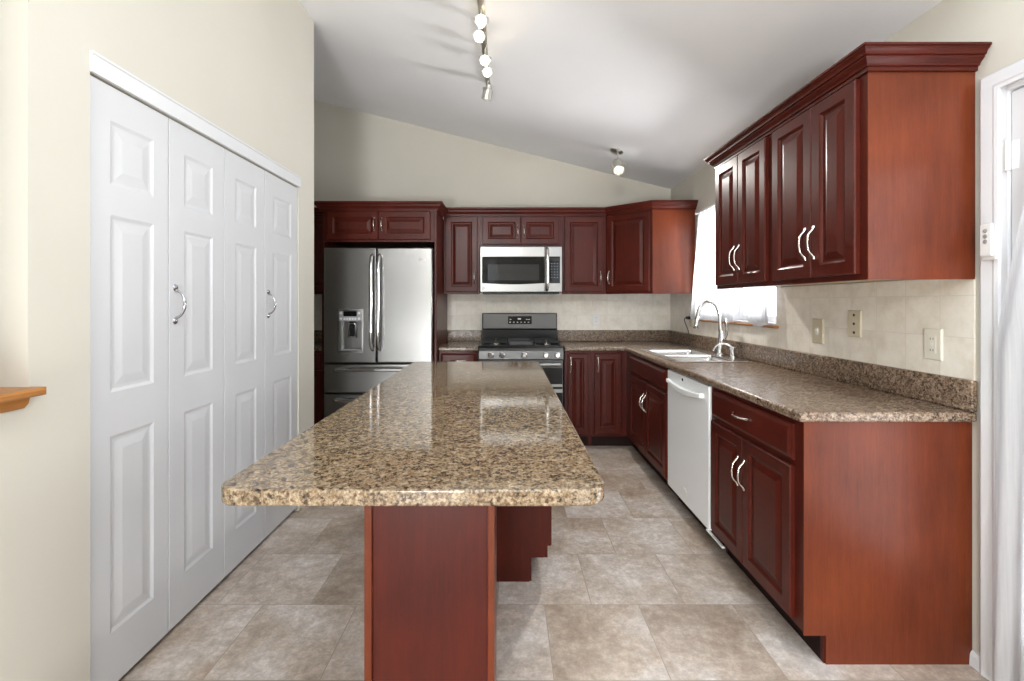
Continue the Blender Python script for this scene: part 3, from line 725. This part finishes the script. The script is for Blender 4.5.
# ------------------------------------------------------------------ microwave
mw = thing('microwave', 'stainless over the range microwave with black window and keypad', 'microwave', (-0.250, 4.33, 0))
MWW = 0.761; m0, m1 = 1.408, 1.829
mk('case', bx(0.004, MWW-0.004, 0.035, YB-4.33-0.011, m0, m1), M['darkgrey'], mw)
mk('vent_grille', bx(0.02, MWW-0.02, 0.03, YB-4.33-0.03, 1.391, m0-0.0005), M['black'], mw)
def bowed(x0, x1, z0, z1, y, sag, t=0.003, n=12, cap=None):
    """flat panel whose lower edge bows downwards"""
    poly = [(x0, z1)] + [(x0+(x1-x0)*i/n, z0 - sag*math.sin(PI*i/n)) for i in range(n+1)] + [(x1, z1)]
    return prism(B(), poly, 'y', y, y+t)
xd = 0.602
door = mk('door', bx(0, xd, 0, 0.034, m0, m1), M['steel'], mw, bevel=0.004)
win = mk('window', bowed(0.018, 0.600, m0+0.082, m1-0.092, -0.0022, 0.012, 0.002), M['blackglass'], door)
mk('mesh_screen', bx(0.072, 0.548, -0.0034, -0.0024, m0+0.108, m1-0.165), M['greyglass'], win)
pts = bez((0.622, -0.001, m1-0.02), (0.622, -0.05, m1-0.03), (0.622, -0.046, m1-0.09), (0.622, -0.048, (m0+m1)/2), 8)
pts += [(p[0], p[1], m0+m1+0.0-p[2]) for p in pts[::-1]][1:]
mk('handle', tube(B(), pts, 0.016, 12), M['chrome'], door, smooth=60)
bm = tube(B(), [(0.028+0.012*math.cos(a*PI/8), -0.001, m0+0.035+0.012*math.sin(a*PI/8)) for a in range(17)], 0.002, 6)
bm = tube(bm, bez((0.022, -0.001, m0+0.030), (0.034, -0.001, m0+0.028), (0.022, -0.001, m0+0.042), (0.034, -0.001, m0+0.040)), 0.0014, 6)
mk('emblem', bm, M['darkgrey'], door)
cp = mk('control_panel', bx(xd+0.002, MWW, 0, 0.034, m0, m1), M['steel'], mw, bevel=0.004)
kp = mk('keypad', bx(0.644, 0.742, -0.0022, -0.0003, m0+0.080, m1-0.092), M['blackglass'], cp)
mk('display', bx(0.652, 0.734, -0.0032, -0.0024, m1-0.130, m1-0.102), M['greyglass'], kp)
for r in range(6):
    for q in range(3):
        x = 0.655+q*0.027; z = m1-0.160-r*0.026
        mk('button', bx(x+0.006, x+0.014, -0.0029, -0.0024, z, z+0.005), M['grey'], kp)

# ------------------------------------------------------------------ range
rg = thing('gas_range', 'slate stainless gas stove with black cooktop and five knobs', 'stove', (-0.2515, 4.145, 0))
RW = 0.757; RD = YB-4.145-0.012
mk('body', bx(0.002, RW-0.002, 0.045, RD, 0.06, 0.900), M['black'], rg)
ck = mk('cooktop', loopstack(B(), [[(0, 0.035, 0.900), (RW, 0.035, 0.900), (RW, RD-0.10, 0.900), (0, RD-0.10, 0.900)], [(0, 0.035, 0.922), (RW, 0.035, 0.922), (RW, RD-0.10, 0.922), (0, RD-0.10, 0.922)],
    [(0.02, 0.055, 0.924), (RW-0.02, 0.055, 0.924), (RW-0.02, RD-0.12, 0.924), (0.02, RD-0.12, 0.924)], [(0.03, 0.07, 0.915), (RW-0.03, 0.07, 0.915), (RW-0.03, RD-0.13, 0.915), (0.03, RD-0.13, 0.915)]]), M['black'], rg)
def grate(x0, x1):
    bm = B(); y0, y1, z = 0.075, RD-0.135, 0.950
    def bar(a, b, r=0.0065): tube(bm, [a, b], r, 6)
    for x in (x0, x1): bar((x, y0, z), (x, y1, z))
    for y in (y0, (y0+y1)/2, y1): bar((x0, y, z), (x1, y, z))
    for cy in (y0+(y1-y0)*0.25, y0+(y1-y0)*0.75):
        cx = (x0+x1)/2
        for dx, dy in ((1, 0), (-1, 0), (0, 1), (0, -1)):
            ex = cx+dx*(x1-x0)/2; ey = cy+dy*(y1-y0)/4
            bar((cx+dx*0.03, cy+dy*0.03, z+0.003), (ex, ey, z))
    for x in (x0, x1):
        for y in (y0, y1): tube(bm, [(x, y, 0.914), (x, y, z)], 0.007, 6)
    return bm
for x0, x1 in ((0.035, 0.250), (0.507, 0.722)):
    mk('grate', grate(x0, x1), M['blackmatte'], ck)
    for cy in (0.075+(RD-0.21)*0.25, 0.075+(RD-0.21)*0.75):
        bm = lathe(B(), [(0.045, 0.9155), (0.046, 0.925), (0.036, 0.927), (0.036, 0.937), (0.030, 0.940)], 20, ((x0+x1)/2, cy, 0))
        mk('burner', bm, M['nickel'], ck, smooth=40)
# griddle plate over the centre burner
gp = B(); gx0, gx1, gy0, gy1 = 0.262, 0.495, 0.10, RD-0.15
loopstack(gp, [rrect(gx0, gx1, gy0, gy1, 0.02, 0.9235), rrect(gx0, gx1, gy0, gy1, 0.02, 0.954), rrect(gx0+0.01, gx1-0.01, gy0+0.01, gy1-0.01, 0.015, 0.954), rrect(gx0+0.014, gx1-0.014, gy0+0.014, gy1-0.014, 0.012, 0.944)])
mk('griddle', gp, M['darkgrey'], ck)
bgd = mk('backguard', prism(B(), [(RD, 0.9005), (RD, 1.200), (RD-0.035, 1.205), (RD-0.075, 1.200), (RD-0.075, 1.045), (RD-0.098, 1.035), (RD-0.098, 0.9005)], 'x', 0.0, RW), M['black'], rg, bevel=0.003)
mk('backguard_panel', bx(0.010, RW-0.010, RD-0.0805, RD-0.0755, 1.048, 1.196), M['steel_dark'], bgd, bevel=0.002)
pn = mk('display_panel', bx(0.262, 0.500, RD-0.0825, RD-0.0808, 1.093, 1.172), M['blackglass'], bgd)
for i in range(6): mk('key', bx(0.276+i*0.037, 0.290+i*0.037, RD-0.0832, RD-0.0826, 1.108, 1.115), M['print'], pn)
for x in (0.280, 0.444, 0.466): mk('key', bx(x, x+0.016, RD-0.0832, RD-0.0826, 1.136, 1.143), M['print'], pn)
mk('clock', bx(0.360, 0.392, RD-0.0832, RD-0.0826, 1.138, 1.152), M['print'], pn)
cpn = mk('control_panel', prism(B(), [(0.044, 0.800), (0.006, 0.803), (0.018, 0.876), (0.034, 0.899), (0.044, 0.899)], 'x', 0.0, RW), M['steel_dark'], rg, bevel=0.002)
for x in (0.106, 0.206, 0.405, 0.597, 0.701):
    bm = lathe(B(), [(0.027, 0.0125), (0.027, 0.006), (0.022, 0.002), (0.020, -0.024), (0.017, -0.027)], 20, (x, 0, 0.840), 'y')
    box(bm, x-0.004, x+0.004, -0.031, -0.024, 0.822, 0.858)
    mk('knob', bm, M['sinksteel'], cpn, smooth=40)
dm = B(); box(dm, 0.004, RW-0.004, 0.004, 0.042, 0.300, 0.795)
od = mk('oven_door', dm, M['steel_dark'], rg, bevel=0.004)
mk('window', bx(0.012, RW-0.012, 0.0005, 0.0038, 0.310, 0.728), M['blackglass'], od)
mk('lower_strip', bx(0.012, RW-0.012, -0.0025, 0.0003, 0.560, 0.582), M['steel'], od);  # bright steel strips lying across the oven door glass
mk('lower_strip', bx(0.012, RW-0.012, -0.0025, 0.0003, 0.508, 0.538), M['steel'], od)
bm = tube(B(), [(0.035, -0.045, 0.762), (RW-0.035, -0.045, 0.762)], 0.017, 12)
for x in (0.06, RW-0.06): tube(bm, [(x, 0.0035, 0.762), (x, -0.045, 0.762)], 0.011, 10)
mk('handle', bm, M['steel'], od, smooth=50)
mk('drawer', bx(0.004, RW-0.004, 0.006, 0.042, 0.075, 0.292), M['black'], rg, bevel=0.004)
for x in (0.06, RW-0.06):
    for y in (0.1, RD-0.06): mk('foot', lathe(B(), [(0.015, 0.0), (0.015, 0.0595)], 10, (x, y, 0)), M['black'], rg)

# ------------------------------------------------------------------ dishwasher  (local x towards the camera)
dw = thing('dishwasher', 'white dishwasher with curved handle between the cherry base cabinets', 'dishwasher', (FX-0.001, 3.080, 0), -PI/2)
DWW = 3.080-2.445
mk('tub', bx(0.004, DWW-0.004, 0.03, RB-0.02, 0.10, 0.870), M['grey'], dw)
d = mk('door', bx(0.003, DWW-0.003, -0.011, 0.029, 0.108, 0.868), M['appliance_white'], dw, bevel=0.005)
hb = loopstack(B(), [[(x, y, z) for x, z in [(0.055+(DWW-0.11)*i/14, 0.793 - 0.030*math.sin(PI*i/14)) for i in range(15)] + [(DWW-0.055-(DWW-0.11)*i/14, 0.818 - 0.018*math.sin(PI*i/14)) for i in range(15)]] for y in (-0.0115, -0.040)])
mk('handle', hb, M['appliance_white'], d, bevel=0.006, seg=3, smooth=60)
mk('vent_button', lathe(B(), [(0.010, -0.0112), (0.010, -0.0135), (0.006, -0.0145)], 14, (DWW*0.42, 0, 0.842), 'y'), M['black'], d)
bm = loopstack(B(), [[(DWW*0.47+0.030*math.cos(a*PI/12), y, 0.185+0.017*math.sin(a*PI/12)) for a in range(24)] for y in (-0.0112, -0.0140)])
mk('badge', bm, M['plastic_white'], d)
mk('lower_strip', bx(DWW-0.03, DWW+0.155, -0.014, -0.0015, 0.098, 0.106), M['appliance_white'], dw)
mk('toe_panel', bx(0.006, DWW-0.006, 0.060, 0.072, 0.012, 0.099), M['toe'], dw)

# ------------------------------------------------------------------ sink, faucet, soap pump
sk = thing('sink', 'double bowl stainless drop in sink in the brown worktop', 'sink', (0, 0, 0))
sx0, sx1, sy0, sy1 = 1.112, 1.608, 3.072, 3.878
ym = (sy0+sy1)/2
bowls = [(sx0+0.045, sx1-0.095, sy0+0.045, ym-0.018), (sx0+0.045, sx1-0.095, ym+0.018, sy1-0.045)]
bm = gridslab([sx0, bowls[0][0], bowls[0][1], sx1], [sy0, bowls[0][2], bowls[0][3], bowls[1][2], bowls[1][3], sy1],
              lambda x, y: not any(a < x < b and c_ < y < d_ for a, b, c_, d_ in bowls), CT1+0.0005, CT1+0.0065)
mk('sink_deck', bm, M['sinksteel'], sk, bevel=0.003)
for a, b, c_, d_ in bowls:
    L = [rrect(a+i, b-i, c_+i, d_-i, max(r, 0.006), z) for i, r, z in ((-0.003, 0.006, CT1+0.0062), (0.0, 0.02, CT1+0.004), (0.004, 0.04, CT1-0.02), (0.012, 0.05, CT1-0.13), (0.03, 0.05, CT1-0.158), (0.07, 0.04, CT1-0.165))]
    bw = mk('bowl', loopstack(B(), L, cap0=False), M['sinksteel'], sk, smooth=50)
    mk('drain', lathe(B(), [(0.044, CT1-0.1648), (0.040, CT1-0.161), (0.030, CT1-0.163)], 20, ((a+b)/2, (c_+d_)/2, 0)), M['chrome'], bw)
fx, fy = 1.570, 3.44
ZD = CT1+0.0068
fc = thing('faucet', 'chrome pull down gooseneck faucet standing behind the sink', 'faucet', (fx, fy, ZD))
bm = lathe(B(), [(0.036, 0.0), (0.036, 0.006), (0.028, 0.012), (0.025, 0.03)], 20)
mk('base', bm, M['chrome'], fc, smooth=50)
bm = tube(B(), [(0, 0, 0.024), (0.004, -0.002, 0.06), (0.010, -0.005, 0.10), (0.014, -0.007, 0.14), (0.012, -0.006, 0.175)], [0.028, 0.026, 0.027, 0.028, 0.023], 16)
mk('body', bm, M['chrome'], fc, smooth=60)
pts = [(0.010, -0.004, 0.168), (0.006, -0.002, 0.20), (0.004, 0, 0.25)]
pts += bez((0.004, 0, 0.262), (0.004, 0.003, 0.425), (-0.140, 0.012, 0.445), (-0.156, 0.014, 0.285), 18)
mk('spout', tube(B(), pts, [0.019, 0.0165]+[0.0145]*(len(pts)-2), 14), M['chrome'], fc, smooth=60)
e0 = Vector(pts[-1]); dv = (Vector(pts[-1])-Vector(pts[-2])).normalized()
mk('spray_head', tube(B(), [e0+dv*t for t in (0.001, 0.02, 0.055, 0.085, 0.092)], [0.0135, 0.0165, 0.0185, 0.0195, 0.015], 14), M['chrome'], fc, smooth=50)
bm = tube(B(), [(0.026, -0.020, 0.125), (0.030, -0.045, 0.158), (0.026, -0.056, 0.20), (0.020, -0.060, 0.245), (0.010, -0.060, 0.275)], [0.013, 0.012, 0.010, 0.015, 0.009], 12)
mk('lever_handle', bm, M['chrome'], fc, smooth=60)
sd = thing('soap_dispenser', 'small chrome soap pump with curved spout beside the faucet', 'soap dispenser', (1.580, 3.26, ZD))
mk('base', lathe(B(), [(0.024, 0), (0.024, 0.006), (0.017, 0.012), (0.015, 0.05), (0.018, 0.054), (0.018, 0.072), (0.010, 0.078)], 18), M['chrome'], sd, smooth=40)
mk('spout', tube(B(), [(0, 0, 0.072), (-0.02, 0.01, 0.085)] + bez((-0.03, 0.015, 0.092), (-0.07, 0.035, 0.105), (-0.10, 0.05, 0.085), (-0.112, 0.055, 0.045), 8), 0.0075, 10), M['chrome'], sd, smooth=60)

# ------------------------------------------------------------------ outlets, switches, remote
def wallplate(label, name, loc, rz, w, h, mt, kind, cat):
    o = thing(name, label, cat, loc, rz)
    p = mk('cover_plate', loopstack(B(), [rect(-w/2, w/2, -h/2, h/2, i, y) for i, y in ((0, 0.0), (0, -0.003), (0.004, -0.0065))]), M[mt], o)
    if kind == 'outlet':
        for s in (-1, 1):
            q = mk('socket', bx(-0.016, 0.016, -0.0085, -0.0067, s*0.020-0.0135, s*0.020+0.0135), M[mt], p, bevel=0.002)
            bm = B(); zc_ = s*0.020
            box(bm, -0.008, -0.0055, -0.0092, -0.0087, zc_-0.003, zc_+0.006); box(bm, 0.0055, 0.008, -0.0092, -0.0087, zc_-0.002, zc_+0.006)
            mk('slots', bm, M['slot'], q)
        mk('screw', lathe(B(), [(0.003, -0.0067), (0.003, -0.0077)], 10, (0, 0, 0), 'y'), M['nickel'], p)
    elif kind == 'three':
        for z in (-0.042, 0.0, 0.042): mk('socket', lathe(B(), [(0.0065, -0.0067), (0.0065, -0.0085)], 12, (0, 0, z), 'y'), M['slot'], p)
    elif kind == 'toggle':
        mk('frame', bx(-0.017, 0.017, -0.0080, -0.0067, -0.034, 0.034), M[mt], p, bevel=0.001)
        mk('toggle', prism(B(), [(-0.0081, -0.020), (-0.016, 0.008), (-0.0081, 0.022)], 'x', -0.009, 0.009), M['plastic_white'], p)
    elif kind == 'gfci':
        mk('frame', bx(-0.017, 0.017, -0.0085, -0.0067, -0.034, 0.034), M[mt], p, bevel=0.001)
        bm = B()
        for s in (-1, 1): box(bm, -0.007, -0.005, -0.0092, -0.0086, s*0.022-0.004, s*0.022+0.004); box(bm, 0.005, 0.007, -0.0092, -0.0086, s*0.022-0.004, s*0.022+0.004)
        mk('slots', bm, M['slot'], p)
        mk('button', bx(-0.006, 0.006, -0.0100, -0.0086, -0.006, 0.006), M['plastic_white'], p)
    return o
def yof(x, X=XW-0.008): return 466*X/(x-507)
RXP = XW-0.0085
wallplate('ivory toggle switch plate nearest the sink window', 'light_switch', (RXP, yof(818.5), 1.154), -PI/2, 0.088, 0.132, 'ivory', 'toggle', 'switch')
wallplate('yellowed ivory plate with three dark holes on the tile', 'wall_outlet', (RXP, yof(855.5), 1.205), -PI/2, 0.083, 0.128, 'ivory', 'three', 'outlet')
wallplate('large cream outlet plate nearest the right end of the tile', 'wall_outlet', (RXP, yof(934), 1.143), -PI/2, 0.078, 0.122, 'cream_plastic', 'gfci', 'outlet')
far = wallplate('ivory outlet in the corner left of the sink window, holding a plug', 'wall_outlet', (RXP, 4.235, 1.15), -PI/2, 0.075, 0.118, 'ivory', 'outlet', 'outlet')
pl = thing('plug', 'dark plug in the outlet left of the sink window', 'plug', (RXP-0.0095, 4.235, 1.170), -PI/2)
mk('plug_body', lathe(B(), [(0.013, 0.0), (0.016, -0.012), (0.013, -0.035), (0.006, -0.042)], 12, (0, 0, 0), 'y'), M['black'], pl, smooth=40)
mk('cord', tube(B(), bez((0, -0.040, 0), (0.0, -0.075, -0.01), (0.0, -0.03, -0.06), (0.0, -0.012, -0.1415), 10), 0.004, 8), M['black'], pl, smooth=60)
wallplate('white outlet on the back wall tile right of the stove', 'wall_outlet', ((596-507)/97.4, YB-0.0085, 1.135), 0, 0.070, 0.118, 'plastic_white', 'outlet', 'outlet')
rc = thing('remote_control', 'white remote in a cradle mounted on the side door casing', 'remote', (XW-0.0202, 1.600, 1.515), -PI/2)
mk('cradle', bx(-0.024, 0.026, -0.011, 0.0, -0.062, 0.018), M['plastic_white'], rc, bevel=0.004)
rb = mk('remote_body', bx(-0.020, 0.022, -0.022, -0.0115, -0.050, 0.062), M['plastic_white'], rc, bevel=0.006, seg=3)
for z in (0.037, 0.018, 0.000): mk('button', lathe(B(), [(0.0075, -0.0222), (0.0070, -0.0238), (0.004, -0.0242)], 12, (0.001, 0, z), 'y'), M['grey'], rb)

# ------------------------------------------------------------------ sheer curtains
def cloth(rows, cols, fn):
    bm = B(); V = [[bm.verts.new(fn(i/(rows-1), j/(cols-1))) for j in range(cols)] for i in range(rows)]
    for i in range(rows-1):
        for j in range(cols-1): bm.faces.new((V[i][j], V[i][j+1], V[i+1][j+1], V[i+1][j]))
    return bm
rod = thing('curtain_rod', 'thin white rod holding sheers above the sink window', 'curtain rod', (0, 0, 0))
mk('rod', tube(B(), [(XW-0.055, WY0-0.03, 2.075), (XW-0.055, 4.02, 2.075)], 0.008, 10), M['plastic_white'], rod, smooth=60)
for y in (WY0-0.025, 4.012): mk('bracket', bx(XW-0.064, XW-0.0005, y-0.006, y+0.006, 2.066, 2.084), M['plastic_white'], rod)
def cur_far(u, v):     # u down, v along the wall (far -> near)
    z = 2.064 - u*0.897
    a = 3.96 + 0.15*u; b = 3.34 + 0.03*u
    y = a + (b-a)*v
    x = XW-0.055 - 0.012*math.sin(u*PI*0.75)*(1-v) + (0.010+0.010*u)*math.sin(v*52+u*1.3)
    return (x, y, z)
tag(mk('window_curtain', cloth(24, 70, cur_far), M['window_sheer'], smooth=180), 'white sheer curtain covering the far half of the sink window', 'curtain')
def cur_near(u, v):    # bunched panel pulled aside to the near jamb
    z = 2.064 - u*0.877
    wq = 0.20 - 0.13*min(1, u/0.60) if u < 0.60 else 0.07 + 0.12*math.sin((u-0.60)/0.40*PI*0.60)
    y = WY0+0.012 + wq*v
    x = XW-0.040 + (0.014+0.012*u)*math.sin(v*21+u*4.0) - 0.02*u
    return (x, y, z - 0.035*math.sin(v*PI)*u)
tag(mk('window_curtain', cloth(30, 50, cur_near), M['window_sheer'], smooth=180), 'white sheer curtain bunched at the near jamb of the sink window', 'curtain')
rod = thing('curtain_rod', 'white rod across the side door holding the long sheer', 'curtain rod', (0, 0, 0))
mk('rod', tube(B(), [(XW-0.040, DY0+0.03, 1.93), (XW-0.040, DY1-0.03-0.16, 1.93)], 0.007, 10), M['plastic_white'], rod, smooth=60)
for y in (DY0+0.035, DY1-0.197): mk('bracket', bx(XW-0.0405, XW+0.0095, y-0.006, y+0.006, 1.922, 1.938), M['plastic_white'], rod)
def cur_door(u, v):
    z = 1.920 - u*1.900
    a = DY1-0.19 + 0.165*min(1, u/0.40)**0.8 + 0.02*u; b = DY0+0.05
    y = a + (b-a)*v
    x = XW-0.040 - 0.004*min(1, u/0.30) + (0.006+0.010*u)*math.sin(v*70+u*2.0)
    return (x, y, z)
tag(mk('door_curtain', cloth(40, 110, cur_door), M['sheer'], smooth=180), 'long white sheer curtain hanging over the side door', 'curtain')

# ------------------------------------------------------------------ ceiling lights
TX = -0.140; ZT = zc(TX)
tl = thing('track_light', 'nickel ceiling track with five lit spot heads above the island', 'light fixture', (TX, 2.95, ZT))
sl = -0.25
bm = B(); prism(bm, [(-0.018, 0.0045-0.001), (0.018, -0.0045-0.001), (0.018, -0.0045-0.024), (-0.018, 0.0045-0.024)], 'y', -0.82, 0.48)
mk('track', bm, M['fixture'], tl)
bm = prism(B(), [(-0.05, 0.0125-0.001), (0.05, -0.0125-0.001), (0.045, -0.0125-0.020), (-0.045, 0.0125-0.020)], 'y', -0.80, -0.70)
mk('canopy', bm, M['fixture'], tl, bevel=0.004)
def spot(parent, p, aim, lit, power, col, L=0.085, r=0.027, mtb='bulb_warm'):
    p = Vector(p); aim = Vector(aim).normalized()
    yoke = B(); tube(yoke, [(p.x, p.y, -0.02), (p.x, p.y, p.z+0.034)], 0.0055, 8)
    side = aim.cross(Vector((0, 0, 1))).normalized()
    tube(yoke, [p+side*(r+0.004), p+side*(r+0.006)+Vector((0, 0, 0.022)), p+Vector((0, 0, 0.036)), p-side*(r+0.006)+Vector((0, 0, 0.022)), p-side*(r+0.004)], 0.0035, 6)
    h = B(); a0 = p-aim*L*0.5
    tube(h, [a0-aim*0.004, a0, a0+aim*L*0.25, a0+aim*L*0.32, a0+aim*L, a0+aim*L*1.0, a0+aim*L*0.86], [r*0.45, r*0.62, r*0.66, r*0.92, r, r*0.88, r*0.80], 16)
    o = mk('spot_head', h, M['fixture'], parent, smooth=40)
    mk('yoke', yoke, M['fixture'], o, smooth=60)
    b0 = a0+aim*(L*0.875)
    mk('bulb', tube(B(), [b0, b0+aim*0.006, b0+aim*0.014, b0+aim*0.020], [r*0.76, r*0.76, r*0.6, r*0.2], 14), M[mtb if lit else 'plastic_white'], o, smooth=60)
    if lit:
        l = bpy.data.lights.new('bulb_glow', 'SPOT'); l.energy = power; l.color = col; l.spot_size = math.radians(110 if power < 20 else 125); l.spot_blend = 0.9; l.shadow_soft_size = 0.02
        lo = bpy.data.objects.new('bulb_glow', l); C.objects.link(lo); lo.parent = parent
        lo.location = b0+aim*0.03; lo.rotation_euler = aim.to_track_quat('-Z', 'Y').to_euler()
WC = (1, 0.84, 0.60)
for (x, y, aim, lit) in ((0.000, -0.42, (0.02, -1, -0.42), 1), (-0.014, -0.275, (-0.10, -1, -0.45), 1), (0.002, -0.01, (0.0, -1, -0.40), 1), (0.010, 0.14, (0.05, -1, -0.40), 1), (0.0, 0.43, (-0.25, 0.25, -1), 0)):
    spot(tl, (x, y, -0.098), aim, lit, 3.5, WC, L=0.08 if lit else 0.10, r=0.031 if lit else 0.037)
CLX, CLY = 0.968, 4.12
cl = thing('ceiling_spotlight', 'single white ceiling spotlight near the back wall', 'light fixture', (CLX, CLY, zc(CLX)))
bm = lathe(B(), [(0.058, -0.002), (0.058, -0.010), (0.045, -0.022), (0.014, -0.026)], 24)
for v in bm.verts: v.co.z += sl*v.co.x
mk('canopy', bm, M['fixture'], cl, smooth=40)
spot(cl, (0.005, -0.03, -0.145), (-0.05, -0.62, -0.78), 1, 75, (1, 0.96, 0.9), L=0.13, r=0.054, mtb='bulb_white')

# ------------------------------------------------------------------ groups of repeats
for o in bpy.data.objects:
    if o.parent is None and 'label' in o and 'kind' not in o:
        g = {'base_cabinet': 'cherry base cabinets', 'wall_cabinet': 'cherry wall cabinets', 'wall_outlet': 'outlets on the tile backsplash', 'window_curtain': 'sheers at the sink window',
             'crown_moulding': 'cherry crown mouldings', 'countertop': 'brown speckled worktops', 'curtain_rod': 'curtain rods'}.get(o.name.split('.')[0])
        if g: o['group'] = g
